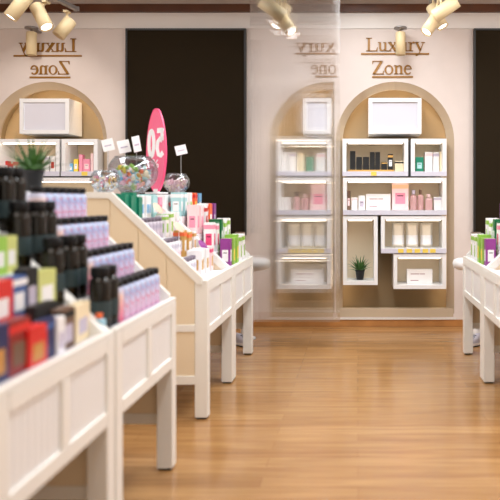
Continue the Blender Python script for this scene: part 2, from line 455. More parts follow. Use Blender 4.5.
shelf_box(343, 377.7, 216, 285, 'tall white shelf box holding the small potted plant')
shelf_box(381, 446.3, 216, 253, 'white shelf box with three pouches and yellow tags in right arch', True,
          [(398, 403.5), (406.5, 412), (414.5, 420), (422.5, 428), (430, 435.5)])
shelf_box(393.5, 446.3, 254, 289, 'lowest white shelf box in right arch holding one white carton')
shelf_box(303, 331, 98, 133.7, 'closed white box with glossy front behind the blur pane', glass=True, light=False)
shelf_box(277, 331, 138.7, 176, 'white shelf box with white and green cartons, highest open one behind glass', True)
shelf_box(277, 331, 177.6, 214.8, 'white shelf box with pink cartons, second open one behind glass', True)
shelf_box(277, 331, 216, 253, 'white shelf box with pale pouches and yellow tags behind glass', True, [(289+i*6, 294+i*6) for i in range(6)])
shelf_box(277, 331, 254, 289, 'lowest white shelf box behind the blur pane')
shelf_box(19.5, 69, 98.5, 133.7, 'closed white display box with glossy front at top of the left arch', glass=True, light=False)
shelf_box(-4, 59.5, 139, 176, 'white shelf box with red items in the left arch', True)
shelf_box(61.5, 97.5, 139, 176, 'small white shelf box with pink cartons in the left arch', True, [(82, 88)])
shelf_box(-4, 97.5, 177.6, 214.8, 'wide white shelf box low in the left arch behind the cream display', True)

# ------------------------------------------------------------------ goods
def carton_mesh(w, d, h, base, patch=None, band=None, bev=.002, lines=None):
    if patch is M_PAPER: patch, lines = None, C('print_rose_grey', (176, 140, 146))
    key = ('c', lines is None, round(w, 3), round(d, 3), round(h, 3), base.name, patch.name if patch else '', band.name if band else '')
    if key in _me: return _me[key]
    mb = MB()
    mb.box(-w/2, w/2, -d/2, d/2, 0, h, base)
    bmesh.ops.bevel(mb.bm, geom=mb.bm.edges[:], offset=bev, segments=2, affect='EDGES')
    e = .0007
    if band:
        mb.box(-w/2-e, w/2+e, -d/2-e, d/2+e, h*.78, h*.92, band)
    if patch:
        for sg in (-1, 1):
            mb.box(-w*.3, w*.3, sg*(d/2)-e, sg*(d/2)+e, h*.22, h*.62, patch)
            mb.box(sg*(w/2)-e, sg*(w/2)+e, -d*.3, d*.3, h*.22, h*.62, patch)
        mb.box(-w*.18, w*.18, -d/2-e*1.5, -d/2, h*.5, h*.53, M_CAPK)
    if lines:
        mb.box(-w*.36, -w*.02, -d/2-e, -d/2, h*.66, h*.72, lines).box(w*.0, w*.2, -d/2-e, -d/2, h*.66, h*.72, lines)
        mb.box(-w*.36, -w*.05, -d/2-e, -d/2, h*.2, h*.26, lines)
    # tuck-in lid seam
    mb.box(-w/2+.004, w/2-.004, -d/2+.003, -d/2+.0045, h-.0003, h+.0004, M_PAPER)
    me = mb.mesh('carton'); _me[key] = me
    return me
_me = {}
def carton(loc, w, d, h, base, label, cat='carton', patch=None, band=None, rz=0, group=None, name='carton'):
    o = link(name, carton_mesh(w, d, h, base, patch, band), None, loc); o.rotation_euler = (0, 0, rz)
    return tag(o, label, cat, group)
def C(n, rgb, rough=.45): return mat('print_'+n, rgb, rough)
C_PINK, C_HOT = C('pink', (240, 150, 175)), C('hot_pink', (226, 70, 120))
C_PALE, C_WHT, C_GRN = C('pale_pink', (246, 214, 216)), C('white', (242, 240, 240)), C('lime', (150, 196, 80))
C_DGRN, C_TEAL = C('dark_green', (10, 110, 60)), C('teal', (0, 128, 98))
C_PUR, C_ORG, C_BLUE = C('purple', (128, 50, 136)), C('orange', (238, 110, 60)), C('sky_blue', (110, 176, 216))
C_GOLD, C_RED, C_NAVY = C('gold', (206, 160, 84)), C('red', (206, 34, 36)), C('navy', (26, 40, 92))
C_DRED, C_BLK, C_CRM = C('dark_red', (128, 22, 24)), C('black', (10, 8, 8), .65), C('cream', (240, 222, 186))
C_LIL, C_PTEAL, C_YGRN = C('lilac', (196, 186, 204)), C('pale_teal', (170, 214, 216)), C('yellow_green', (204, 208, 130))
C_BRN, C_MBLUE, C_YEL = C('brown', (112, 84, 66)), C('mid_blue', (60, 92, 150)), C('yellow', (240, 210, 70))

def niche_item(x0, x1, y0, y1, base, label, d=7.74, dp=.07, patch=None, band=None, cat='carton', group=None):
    a = at(x0, y1, d); b = at(x1, y0, d)
    return carton(((a.x+b.x)/2, d+dp/2, a.z), b.x-a.x, dp, b.z-a.z, base, label, cat, patch, band, group=group)
def zpx(z, d): return VY + (H-z)*F/d
def zshelf(y1, strip, d=7.74):     # pixel row of the shelf surface of a box whose bottom edge is y1
    z = at(0, y1, DF).z + (.05 if strip else .042); return zpx(z+.001, d)
# small black cartons
z1 = zshelf(176, True); g = 'black cartons in the right arch'
riser = niche_item(348, 394, z1-2.0, z1, C_GOLD, 'low gold riser under the black cartons in right arch', dp=.09, cat='riser')
zr1 = z1-2.05
for (x0, x1, y0, lb) in ((346.0, 347.7, 158, None), (350, 355.3, 151, 'tall narrow black carton, leftmost on the gold riser'),
                         (356.3, 362, 157, 'short black carton right of the tall leftmost black carton'),
                         (363, 369, 157, 'short black carton left of the pair of tall black cartons'),
                         (370, 374.8, 152, 'tall black carton, left one of the middle pair on gold riser'),
                         (375.3, 380, 152, 'tall black carton, right one of the middle pair on gold riser'),
                         (381.5, 387, 162, 'lowest black carton beside the pair of tall black cartons'),
                         (388, 393, 154, 'tall black carton with white patch, rightmost on the gold riser')):
    if lb: niche_item(x0, x1, y0, zr1, C_BLK, lb, patch=(C_WHT if 'white patch' in lb else None), band=C_GOLD if x0 in (388, 381.5) else None, group=g)
niche_item(395, 403.5, 161, z1, C_CRM, 'beige carton at the right end of the black carton box', band=C_BLK)
z2 = z1
niche_item(415.5, 423.5, 157, z2, C_TEAL, 'green carton in the small upper right shelf box', patch=C_PTEAL)
niche_item(425, 432.5, 152, z2, C_WHT, 'white carton right beside the green carton in right arch', band=C_PALE)
niche_item(433.3, 439, 152, z2, C_WHT, 'white carton between two white cartons in small right box', band=C_LIL)
niche_item(439.6, 443.2, 151.5, z2, C_CRM, 'cream white carton at right end of the small right box')
z3 = zshelf(214.8, True)
niche_item(347, 350.5, 191, z3, C_BRN, 'dark brown narrow carton at left end of the wide box', patch=C_PALE)
niche_item(351.5, 357.5, 197.5, z3, C_WHT, 'small white carton next to the dark brown carton', band=C_PALE)
niche_item(358.5, 365, 195.5, z3, C_WHT, 'small white carton just left of the long white carton', patch=C_LIL)
niche_item(366, 390.5, 194, z3, C_WHT, 'long white carton with faint print in the wide right arch box', patch=M_PAPER)
niche_item(392, 408.5, 182.5, z3, C_PALE, 'tall pale pink carton with orange band in the wide box', patch=C_PINK, band=C('soft_orange', (247, 200, 160)))
M_PERF = mat('perfume_pink', (236, 190, 190), .1, trans=.4)
def flask(loc, r, h, body, cap, label, sq=False, name='perfume_bottle', group=None, cat='bottle'):
    t = thing(name, label, cat, loc, group=group); n = 4 if sq else 18
    key = ('f', round(r, 3), round(h, 3), body.name, cap.name, sq)
    if key not in _me:
        T = Matrix.Rotation(PI/4, 4, 'Z') if sq else None; q = 1.35 if sq else 1
        b_ = MB().lathe([(0, 0), (r*q*.92, 0), (r*q, .004), (r*q, h*.66), (r*q*.85, h*.72), (r*.35, h*.74), (r*.35, h*.78), (0, h*.78)], body, n, T, smooth=not sq).mesh('bottle_body')
        c_ = MB().lathe([(0, h*.77), (r*.5, h*.77), (r*.52, h*.8), (r*.52, h*.98), (r*.45, h), (0, h)], cap, 16).mesh('cap')
        _me[key] = (b_, c_)
    link('bottle_body', _me[key][0], t); link('cap', _me[key][1], t)
    return t
def fl_px(xc, y1, y0, rpx, body, cap, label, sq=False, d=7.76):
    a = at(xc, y1, d); flask((a.x, d, a.z), rpx*d/F, (y1-y0)*d/F, body, cap, label, sq)
z3f = zshelf(214.8, True, 7.76)
fl_px(413.5, z3f, 190, 3.4, M_PERF, C_LIL, 'pink perfume bottle right beside the tall pink carton')
fl_px(420.5, z3f, 189.5, 3.0, M_PERF, C_BRN, 'pink perfume bottle with brown cap in the wide box')
fl_px(428.5, z3f, 194, 3.6, M_PERF, C_PALE, 'round pink perfume bottle left of the end white carton', True)
niche_item(434, 442.5, 197, z3, C_WHT, 'white carton at the right end of the wide box', band=C_LIL)
# pouches
def pouch(x0, x1, y0, yb, label, d=7.74):
    a = at(x0, yb, d); b = at(x1, y0, d); w = b.x-a.x; h = b.z-a.z
    if 'pouch' not in _me:
        mb = MB(); i = mb.mi(C('pouch_cream', (232, 222, 204))); j = mb.mi(C_WHT); rows = []
        for k in range(9):
            u = k/8; t = .028*(1-u)**.7 + .002; hw = .5*(1-.04*math.sin(PI*u))
            rows.append([mb.bm.verts.new((x*hw*2*1, -t*math.cos(x*PI), u)) if True else None for x in (-.5, -.3, -.1, .1, .3, .5)] +
                        [mb.bm.verts.new((x*hw*2, t*math.cos(x*PI)+.002, u)) for x in (.5, .3, .1, -.1, -.3, -.5)])
        for q, (r0, r1) in enumerate(zip(rows, rows[1:])):
            for k in range(12):
                f = mb.bm.faces.new([r0[k], r0[(k+1) % 12], r1[(k+1) % 12], r1[k]]); f.smooth = True
                f.material_index = j if (q in (1, 2, 3) and k < 5) else i
        mb.bm.faces.new(rows[0]); mb.bm.faces.new(rows[-1])
        _me['pouch'] = mb.mesh('pouch')
    o = link('pouch', _me['pouch'], None, ((a.x+b.x)/2, d+.03, a.z)); o.scale = (w, 1, h)
    tag(o, label, 'pouch', 'pale pouches in the arches')
zp = zshelf(253, True)
for x0, x1, lb in ((392, 404.5, 'left'), (406, 418.5, 'middle'), (420.5, 433, 'right')):
    pouch(x0, x1, 223, zp, 'cream stand-up pouch, %s one of three above the yellow tags' % lb)
z4 = zshelf(289, False)
niche_item(407, 432.5, 269.5, z4, C_WHT, 'white rectangular carton in the lowest box of the right arch', patch=M_PAPER, dp=.1)
# behind the glass
niche_item(282, 288, 152, z1, C_WHT, 'white carton, leftmost in the highest open box behind glass')
niche_item(289, 296, 152, z1, C_WHT, 'white carton, second from left behind the glass', band=C_LIL)
niche_item(297, 304, 153, z1, C_CRM, 'cream carton left of the green one behind the glass')
niche_item(306, 313, 157, z1, C_TEAL, 'green carton behind the blur pane')
niche_item(316, 325, 153, z1, C_WHT, 'white carton right of the green one behind the glass', band=C_PALE)
niche_item(282, 290, 197, z3, C_WHT, 'white carton at left of the second box behind glass')
fl_px(297, z3f, 192, 3.5, M_PERF, C_BRN, 'pink bottle with brown cap behind the glass')
fl_px(305, z3f, 194, 3.2, M_PERF, C_PALE, 'pink bottle with pale cap behind the glass')
niche_item(311, 326, 184, z3, C_PALE, 'pale pink tall carton behind the glass', patch=C_PINK)
for x0, x1, lb in ((288, 300, 'left'), (301, 313, 'middle'), (314, 326, 'right')):
    pouch(x0, x1, 223, zp, 'cream pouch behind the glass, %s one of three' % lb)
niche_item(291, 323, 269.5, z4, C_WHT, 'wide white carton in the lowest box behind the blur pane', patch=M_PAPER, dp=.1)
# left arch
def fpx(x): return x
for k, (x0, x1, y0) in enumerate(((4.5, 8, 161), (8.5, 12, 163.5), (12.5, 17, 162))):
    niche_item(x0, x1, y0, z1, C_RED, 'small red carton, %s of three in the left arch' % ('leftmost', 'middle', 'rightmost')[k], patch=C_WHT, group='red cartons in left arch')
niche_item(19, 22, 165, z1, C_WHT, 'tiny white carton right of the red cartons')
niche_item(44, 49, 156, z1, C_WHT, 'white carton, left of the pair in the left arch box', band=C_LIL)
niche_item(50, 55, 156, z1, C_WHT, 'white carton with red patch, right of the pair in left arch', patch=C_RED)
niche_item(67, 73, 163.5, z1, C_BLUE, 'small blue and white carton in the left arch', patch=C_WHT)
niche_item(73.6, 78, 159, z1, C_YEL, 'small yellow and white carton in the left arch', patch=C_WHT)
niche_item(79, 82.5, 154.5, z1, C_PINK, 'narrow pink carton, tallest left one in the left arch')
niche_item(83, 90, 159, z1, C_PINK, 'wide pink carton in the left arch above the yellow tag', patch=C_PALE)
niche_item(90.5, 93.3, 153.5, z1, C_PALE, 'pale pink narrow carton at right end of the left arch box')

# potted plants
def potted(loc, s, label, nl=26):
    t = thing('potted_plant', label, 'plant', loc)
    MB().lathe([(0, 0), (.038*s, 0), (.052*s, .1*s), (.056*s, .1*s), (.056*s, .112*s), (.048*s, .112*s), (.046*s, .095*s), (0, .095*s)], M_POT, 24).build('pot', t)
    mb = MB(); rnd = random.Random(3); mi = mb.mi(M_LEAF)
    for k in range(nl):
        a = 2*PI*k*.382; tilt = .2 + 1.15*(k/nl); L = (.21 - .05*(k/nl))*s*rnd.uniform(.85, 1.1); w = .016*s
        dirh = Vector((math.cos(a), math.sin(a), 0)); side = Vector((-math.sin(a), math.cos(a), 0)); pr = None
        p = Vector((0, 0, .09*s)) + dirh*.012*s; ang = tilt*.75
        for q in range(7):
            u = q/6; ww = w*(1-u**1.6)*(.75+.5*math.sin(PI*min(1, u*1.5)))+.0004
            nrm = Vector((0, 0, 1))*math.sin(ang) - dirh*math.cos(ang)
            cur = [mb.bm.verts.new(p + side*ww), mb.bm.verts.new(p - nrm*ww*.5), mb.bm.verts.new(p - side*ww)]
            if pr:
                for c in range(2):
                    f = mb.bm.faces.new([pr[c], pr[c+1], cur[c+1], cur[c]]); f.material_index = mi; f.smooth = True
            pr = cur
            p = p + (dirh*math.sin(ang) + Vector((0, 0, 1))*math.cos(ang))*L/6; ang += .13*tilt
    mb.build('leaves', t)
zsh = at(0, 285, DF).z + .043
p = at(360, 281, 7.75)
potted((p.x, 7.76, zsh), .98, 'small spiky green plant in black pot in the tall white shelf box')

# ------------------------------------------------------------------ display tables
X0, XB, ZR = .96, 2.2, .888       # aisle face, back, rim height
RW = [(1.05, .862), (1.18, .99), (1.31, 1.13), (1.44, 1.27)]
ZT = 1.44
def display(y0, y1, sgn, label, dx=0, inner=()):
    t = thing('display_table', label, 'display stand', (sgn*X0, y0, 0), group='stepped cream display tables')
    L = y1-y0; S = -1 if sgn < 0 else 1
    def bx(mb, xa, xb, ya, yb, za, zb, m):     # xa, xb measured away from the aisle
        a, b = sorted((S*xa, S*xb)); mb.box(a, b, ya, yb, za, zb, m); return mb
    pw = .08; g_ = .004
    for (xa, ya) in ((0, g_), (0, L-pw-g_), (XB-X0-pw, g_), (XB-X0-pw, L-pw-g_)):
        mb = MB(); bx(mb, xa, xa+pw, ya, ya+pw, .012, ZR-.0185, M_CREAM); o = mb.build('leg', t, bevel=.003)
        mb = MB(); bx(mb, xa+.01, xa+pw-.01, ya+.01, ya+pw-.01, 0, .012, M_PFRAME); mb.build('foot', o)
    # apron: rails and stiles round two recessed beadboard panels
    a = pw+g_; e = L-pw-g_
    mb = MB(); bx(mb, .0, .025, a, e, .53, .585, M_CREAM); bx(mb, 0, .025, a, e, ZR-.075, ZR-.0185, M_CREAM)
    m_ = (a+e)/2; bx(mb, 0, .025, m_-.03, m_+.03, .585, ZR-.075, M_CREAM)
    mb.build('apron_frame', t, bevel=.002)
    for p0, p1 in ((a, m_-.03), (m_+.03, e)):
        mb = MB(); n = 8; w = (p1-p0)/n
        for k in range(n): bx(mb, .010, .03, p0+k*w+.002, p0+(k+1)*w-.002, .585, ZR-.075, M_WHITE)
        bx(mb, .018, .034, p0, p1, .585, ZR-.075, M_WHITE); mb.build('beadboard_panel', t)
    # top rim and price strip
    mb = MB(); bx(mb, 0, .03, g_, L-g_, ZR-.018, ZR, M_CREAM); mb.build('top_rim', t, bevel=.003)
    mb = MB(); mb.prism([(S*.031, ZR-.014), (S*.031, ZR-.003), (S*.056, ZR-.010), (S*.056, ZR-.020), (S*.031, ZR-.020)], pw+g_, L-pw-g_, M_STRIP); mb.build('price_strip', t)
    # stair of treads
    mb = MB(); xs = [.057] + [(RW[i][0]+RW[i+1][0])/2-X0+dx for i in range(3)] + [1.505+dx-X0]; 
    prof = []
    for i in range(4): prof += [(xs[i], RW[i][1]), (xs[i+1], RW[i][1])]
    prof += [(xs[4], ZT), (XB-X0-.01, ZT), (XB-X0-.01, ZT-.02), (xs[4]+.02, ZT-.02)]
    for i in (3, 2, 1, 0): prof += [(xs[i+1]+.015, RW[i][1]-.015), (xs[i]+.015, RW[i][1]-.015)]
    prof[-1] = (xs[0], RW[0][1]-.015)
    mb.prism([(S*u, v) for u, v in prof], .03, L-.03, M_WHITE); mb.build('stepped_shelf', t)
    # end panels of vertical boards with sloping cap
    def top(u): return min(ZT, .905 + (u-.02)*(ZT-.905)/(.61-.02)) if u < .61 else ZT
    for ei, (ya, yb) in enumerate(((g_, .026), (L-.026, L-g_))):
        dz = .05 if ei in inner else 0
        mb = MB(); lo = pw; hi = XB-X0-pw; n = 6; w = (hi-lo)/n
        for k in range(n):
            u0 = lo+k*w+.0025; u1 = lo+(k+1)*w-.0025; us = [u0] + ([.61] if u0 < .61 < u1 else []) + [u1]
            poly = [(S*u0, .25), (S*u1, .25)] + [(S*u, top(u)-.03-dz) for u in us[::-1]]
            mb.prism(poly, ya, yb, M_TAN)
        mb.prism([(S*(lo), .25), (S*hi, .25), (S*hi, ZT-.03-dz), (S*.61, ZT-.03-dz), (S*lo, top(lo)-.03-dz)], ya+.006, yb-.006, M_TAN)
        o = mb.build('end_panel', t)
        y2 = 0
        y2 = (ya-(.008 if ya < .1 else .004), yb+.003)
        mb = MB()
        mb.prism([(S*.031, .86-dz*.5), (S*.031, .905-dz*.5), (S*.61, ZT+.01-dz), (S*(XB-X0), ZT+.01-dz), (S*(XB-X0), ZT-.03-dz), (S*.63, ZT-.03-dz), (S*.06, .86-dz*.5)], *y2, M_CREAM)
        bx(mb, pw, hi, *y2, .56, .605, M_CREAM); bx(mb, pw, hi, *y2, .225, .28, M_CREAM)
        mb.build('panel_trim', o, bevel=.002)
    mb = MB(); bx(mb, XB-X0-.03, XB-X0-.012, pw, L-pw, .25, ZT-.03, M_CREAM); mb.build('back_panel', t)
    return t
T1, T2, T3, T4, T5, T6 = 1.83, 2.745, 2.752, 3.67, 4.42, 6.36
TM = 5.375
display(T1, T2, -1, 'cream display table nearest the camera at lower left, holding boxed perfumes', inner=(1,))
display(T3, T4, -1, 'cream display table at left holding rows of black capped bottles', inner=(0,))
display(T5, TM, -1, 'cream display table with sloped side below the glass bowls', .11, (1,))
display(TM+.005, T6, -1, 'cream display table farthest on the left, beside the blur pane', 0, (0,))
display(T5, TM, 1, 'cream display table cut off by the right edge of the photo', .11, (1,))
display(TM+.005, T6, 1, 'cream display table at right, leg in front of the shoe', 0, (0,))

# round white pedestals near the back wall
for sg, lb in ((-1, 'round white pedestal table behind the far left display and glass'), (1, 'round white pedestal table beside the right arch, behind right display')):
    x = 1.2 if sg > 0 else -1.13
    t = thing('pedestal_table', lb, 'table', (x, 7.0, 0), group='round white pedestal tables')
    MB().lathe([(0, .70), (.2, .70), (.235, .72), (.245, .76), (.235, .795), (.2, .81), (0, .81)], M_WHITE, 36).build('table_top', t)
    MB().lathe([(0, .02), (.06, .02), (.05, .06), (.045, .70), (0, .70)], M_WHITE, 24).build('column', t)
    MB().lathe([(0, 0), (.1, 0), (.1, .012), (.06, .03), (0, .03)], M_WHITE, 30).build('base', t)
# trainers under the tables
def shoe(loc, rz, label, s=1):
    t = thing('shoe', label, 'shoe', loc, rz, 'grey and white shoes under the tables')
    def sole(z0, z1, k, m, name):
        mb = MB(); i = mb.mi(m); R = []
        for z, q in ((z0, k), (z1, k*.97)):
            R.append([mb.bm.verts.new((.14*q*math.cos(a)*(1 if math.cos(a) > 0 else 1), .048*q*math.sin(a)*(1+.12*math.cos(a)), z)) for a in [2*PI*j/24 for j in range(24)]])
        for j in range(24):
            mb.bm.faces.new([R[0][j], R[0][(j+1) % 24], R[1][(j+1) % 24], R[1][j]]).material_index = i
        mb.bm.faces.new(R[0]); mb.bm.faces.new(R[1]); return mb.build(name, t)
    sole(0, .012, 1, M_CAPK, 'outsole'); sole(.012, .035, 1.0, C_WHT, 'midsole')
    mb = MB(); mi = mb.mi(C('shoe_grey', (190, 188, 200))); pr = None
    for j in range(11):
        u = j/10; x = -.135 + .27*u; hh = .1 if u < .45 else .1 - .062*((u-.45)/.55)**.8
        w = .046*math.sin(PI*min(max(u*.92+.06, 0), 1))**.45
        cur = [mb.bm.verts.new((x, w*math.cos(a), .034 + (hh-.02)*math.sin(a)**.7 if math.sin(a) > 1e-6 else .034)) for a in [PI*q/10 for q in range(11)]]
        if pr:
            for q in range(10):
                f = mb.bm.faces.new([pr[q], pr[q+1], cur[q+1], cur[q]]); f.material_index = mi; f.smooth = True
        else: mb.bm.faces.new(cur).material_index = mi
        pr = cur
    mb.bm.faces.new(pr).material_index = mi
    mb.build('upper', t)
    mb = MB()
    for k in range(4): mb.box(.005+k*.02, .012+k*.02, -.022, .022, .092-k*.011, .104-k*.011, M_CAPK)
    mb.build('laces', t)
q = at(475, 336, 6.68)
shoe((q.x, 6.68, 0), -2.4, 'grey and white shoe behind the far leg of the right display')
q = at(242, 336, 6.68)
shoe((q.x, 6.68, 0), -.7, 'grey and white shoe behind the leg of the far left display')

# added glass pane, put in only to blur the mirrored arch behind it
gp = MB().box(at(250, 0, 6.5).x, at(340, 0, 6.5).x, 6.5, 6.506, .26, ZC, blur_glass()).build('blur_pane')
tag(gp, 'added streaky pane blurring the half arch left of the right arch', 'blur pane')

# ------------------------------------------------------------------ goods on the left tables
M_LAV = ramp_mat('lavender_bottle', [(0, (120, 130, 200)), (1, (176, 190, 232)), (.12, (226, 170, 200)), (.3, (226, 214, 236)), (.55, (214, 208, 236)), (.75, (170, 184, 226)), (.9, (200, 214, 242))], .2, speck=(224, 120, 160))
M_LAVP = ramp_mat('pink_bottle', [(0, (224, 90, 130)), (1, (200, 200, 226)), (.2, (240, 130, 160)), (.5, (244, 176, 184)), (.75, (246, 210, 200)), (.9, (214, 214, 234))], .25)
def tall_bottle(loc, r, h, body, cap, label, name='bottle', label_mat=None, group=None):
    t = thing(name, label, 'bottle', loc, group=group)
    key = ('tb', r, h, body.name, cap.name)
    if key not in _me:
        b_ = MB().lathe([(0, 0), (r*.94, 0), (r, .005), (r, h*.74), (r*.93, h*.80), (r*.72, h*.84), (r*.7, h*.86), (0, h*.86)], body, 20).mesh('bottle_body')
        c_ = MB().lathe([(0, h*.86), (r*.84, h*.86), (r*.86, h*.87), (r*.86, h*.985), (r*.78, h), (0, h)], cap, 18).mesh('cap')
        _me[key] = (b_, c_)
        if label_mat: _me[key] += (MB().lathe([(r+.0006, h*.22), (r+.0012, h*.24), (r+.0012, h*.46), (r+.0006, h*.48)], label_mat, 20).mesh('paper_label'),)
    ms = _me[key]
    link('bottle_body', ms[0], t); link('cap', ms[1], t)
    if len(ms) > 2: link('paper_label', ms[2], t)
    return t
SN = ['bottom', 'second', 'third', 'top']
for r_, (X, Z) in enumerate(RW):
    for k in range(8):
        y = 3.0 + k*.078 + (.0 if r_ < 3 else .12)
        if y > 3.6: continue
        pink = (k == 0)
        tall_bottle((-X, y, Z+.001), .036, .19, M_LAVP if pink else M_LAV, M_CAPK,
                    ('pink bottle with black cap at the near end of the %s bottle row' % SN[r_]) if pink else
                    '%s lavender bottle behind the pink one in the %s black capped row' % (ORD[k-1], SN[r_]), group='black capped bottles')
M_DK = mat('dark_glass', (20, 16, 8), .15, spec=.4, noise=.4, scale=12)
M_DKL = mat('dark_label', (26, 28, 24), .5); M_TEALL = mat('teal_label', (40, 60, 64), .5)
for r_, (X, Z) in enumerate(RW):
    for k, y in enumerate((2.915, 2.825, 2.683, 2.59, 2.5, 2.41, 2.32, 2.23)[:(2, 3, 3, 8)[r_]]):
        for j in range(1):
            tall_bottle((-X, y, Z+.001), .043, .265, M_DK, M_CAPK, '%s dark glass bottle nearer than the pink one on the %s step' % (ORD[k], SN[r_]),
                        label_mat=(M_TEALL if k % 2 == 0 else M_DKL), group='dark glass bottles')
_deck = [(-1.66, 2.9), (-1.66, 2.75), (-1.68, 2.6)]
# plant on the top deck
potted((-1.60, 3.42, ZT+.001), .96, 'spiky green plant in black pot on top of the near left display', nl=34)

# cartons of the near table
B_RED = C('box_red', (214, 34, 30), .35); B_DR = C('box_dark_red', (136, 24, 22), .35); B_NV = C('box_navy', (26, 36, 88), .35)
M_GLD = C('foil_gold', (196, 140, 70), .35)
def near_old(xl, xr, ytop, X, zi, base, label, dp=.035, patch=None, band=None, rz=0):
    pc = (xl+xr)/2 - 2; d = F*X/(VX-pc); sd = (VX-pc)*dp/d; w = max((xr-xl-sd)*d/F, .018)
    pc = xl + w*F/d/2; d = F*X/(VX-pc); z = RW[zi][1]+.001
    h = H-(ytop-VY)*d/F - z
    return carton((-X, d+dp/2, z), w, dp, h, base, label, 'perfume box', patch, band, rz)
def near(xl, xr, ytop, X, zi, base, label, dp=.045, patch=None, band=None, rz=0):
    Xf = X-.028; d0 = F*Xf/(VX-xl); d1 = F*Xf/(VX-xr)-.004; z = RW[zi][1]+.001; h = H-(ytop-VY)*(d0*.6+d1*.4)/F - z
    return carton((-Xf-dp/2, (d0+d1)/2, z), dp, d1-d0, h, base, label, 'perfume box', patch, band, rz)
near(-14, 10, 327, 1.045, 0, B_NV, 'dark navy perfume box at the left edge beside dark red box', patch=M_GLD)
near(8, 31, 320, 1.05, 0, B_DR, 'dark red perfume box with gold print on the lowest step', dp=.045, patch=C_BRN, band=B_RED)
near(29, 48, 327, 1.04, 0, B_RED, 'bright red perfume box between dark red and navy boxes', patch=M_GLD)
near(46, 60, 319, 1.05, 0, B_NV, 'navy blue perfume box right of the bright red box', band=C_MBLUE)
near(58, 66, 317, 1.04, 0, C_WHT, 'narrow white perfume box beside the navy box', patch=C_LIL)
near(63, 75, 308, 1.055, 0, C_BRN, 'brown and grey perfume box between two white boxes', patch=C_LIL, band=C_BLK)
near(74, 92, 304, 1.075, 0, C_CRM, 'tilted cream patterned box near the small orange lidded jar', patch=C_LIL, rz=.08)
near(-12, 14, 282, 1.165, 1, B_RED, 'bright red perfume box with white print at left edge', patch=C_WHT)
near(11, 28, 276, 1.18, 1, C_MBLUE, 'blue and white perfume box behind the upper red box', band=C_WHT, patch=C_WHT)
near(26, 39, 268, 1.18, 1, C_BLK, 'black perfume box with grey print on the second step', patch=C_LIL)
near(38, 57, 270, 1.18, 1, C_YGRN, 'yellow green perfume box on the second step', patch=C_WHT)
near(36, 58, 304, 1.105, 0, C_BLK, 'low black box standing behind the navy blue perfume box', dp=.04)
near(-10, 8, 238, 1.30, 2, C_GRN, 'lime green perfume box on third step at left edge', patch=C_WHT)
near(6, 18, 236, 1.31, 2, C_YGRN, 'pale yellow green box right of the lime green box', patch=C_WHT)
# small jar
y = F*1.035/(VX-97.5)
t = flask((-1.035, y+.02, RW[0][1]+.001), .026, .085, mat('pale_blue_jar', (150, 190, 206), .15), C_ORG, 'small pale blue jar with orange lid before the dark bottles', name='jar', cat='jar')
# price cards
def card(loc, w, h, rz, tilt, label, cat='price card'):
    t = thing('price_card', label, cat, loc, rz, group=None)
    MB().box(-w/2, w/2, -.001, .001, .004, h, M_PAPER, Matrix.Rotation(tilt, 3, 'X'), (0, 0, .004)).build('card', t)
    MB().box(-w*.3, w*.3, -.012, .012, 0, .006, M_PAPER).build('card_holder', t)
    MB().box(-w*.3, w*.3, -.0035, -.0012, h*.4, h*.5, C_LIL, Matrix.Rotation(tilt, 3, 'X'), (0, 0, .004)).build('printed_line', t)
def wedge(px, X, zi, yoff, label):
    y = F*X/(VX-px); t = thing('price_card', label, 'price card', (-X, y, RW[zi][1]+.001))
    MB().prism([(-.035, 0), (.05, 0), (-.035, .075)], -.0012, .0012, M_PAPER).build('card', t)
    MB().box(-.03, .03, -.01, .01, 0, .005, M_PAPER).build('card_holder', t)
#wedge(66, 1.12, 1, 0, 'white triangular card right of the yellow green box')
#wedge(29, 1.255, 2, 0, 'white triangular card right of the pale yellow green box')
#wedge(93, 1.0+.03, 0, 0, 'white triangular card behind the small orange lidded jar')

# ------------------------------------------------------------------ goods on the far tables
M_WHTB = ramp_mat('white_tube', [(0, (236, 224, 230)), (1, (240, 236, 240)), (.3, (244, 206, 214)), (.5, (236, 230, 236)), (.7, (196, 192, 206))], .3)  # white tube with pale pink and grey bands along its height
M_LILB = ramp_mat('lilac_tube', [(0, (190, 180, 196)), (1, (206, 196, 206)), (.4, (216, 204, 214)), (.7, (176, 168, 186))], .3)
spec = {
 3: [(4, 'teal', C_TEAL, None, C_TEAL), (4, 'white and blue', C_WHT, C_BLUE, None), (2, 'pale teal', C_PTEAL, C_WHT, None), (3, 'pink', C_PINK, C_HOT, None),
     (3, 'aqua', C_PTEAL, C_WHT, C_WHT), (2, 'white', C_WHT, C_GRN, None), (3, 'orange and red', C_ORG, C_YEL, C_RED), (3, 'sky blue', C_BLUE, C_WHT, None)],
 2: [(6, 'lilac tube', M_LILB, None, None), (2, 'green and white', C_WHT, C_GRN, C_GRN), (3, 'white', C_WHT, C_LIL, None), (2, 'hot pink', C_PALE, C_HOT, None),
     (3, 'pale pink', C_PALE, C_PINK, None), (2, 'red and white', C_WHT, C_RED, C_RED), (2, 'orange', C_ORG, C_WHT, None), (3, 'purple', C_PUR, C_LIL, None)],
 1: [(6, 'white tube', M_WHTB, None, None), (3, 'gold', C_GOLD, C_WHT, C_ORG), (3, 'white and gold', C_WHT, C_GOLD, C_GOLD), (3, 'pink and white', C_WHT, C_HOT, C_PINK),
     (2, 'dark green', C_DGRN, C_WHT, None), (4, 'lime and white', C_WHT, C_GRN, C_GRN), (2, 'purple', C_PUR, C_CRM, None)],
 0: [(5, 'white tube', M_WHTB, None, None), (4, 'white', C_WHT, C_GOLD, None), (3, 'pink and gold', C_PALE, C_GOLD, C_HOT), (1, 'magenta', C('magenta', (140, 52, 138)), C_WHT, None),
     (3, 'lime', C_GRN, C_YEL, None), (4, 'green and white', C_WHT, C_GRN, C_GRN), (2, 'brown and purple', C_BRN, C_PUR, None)],
}
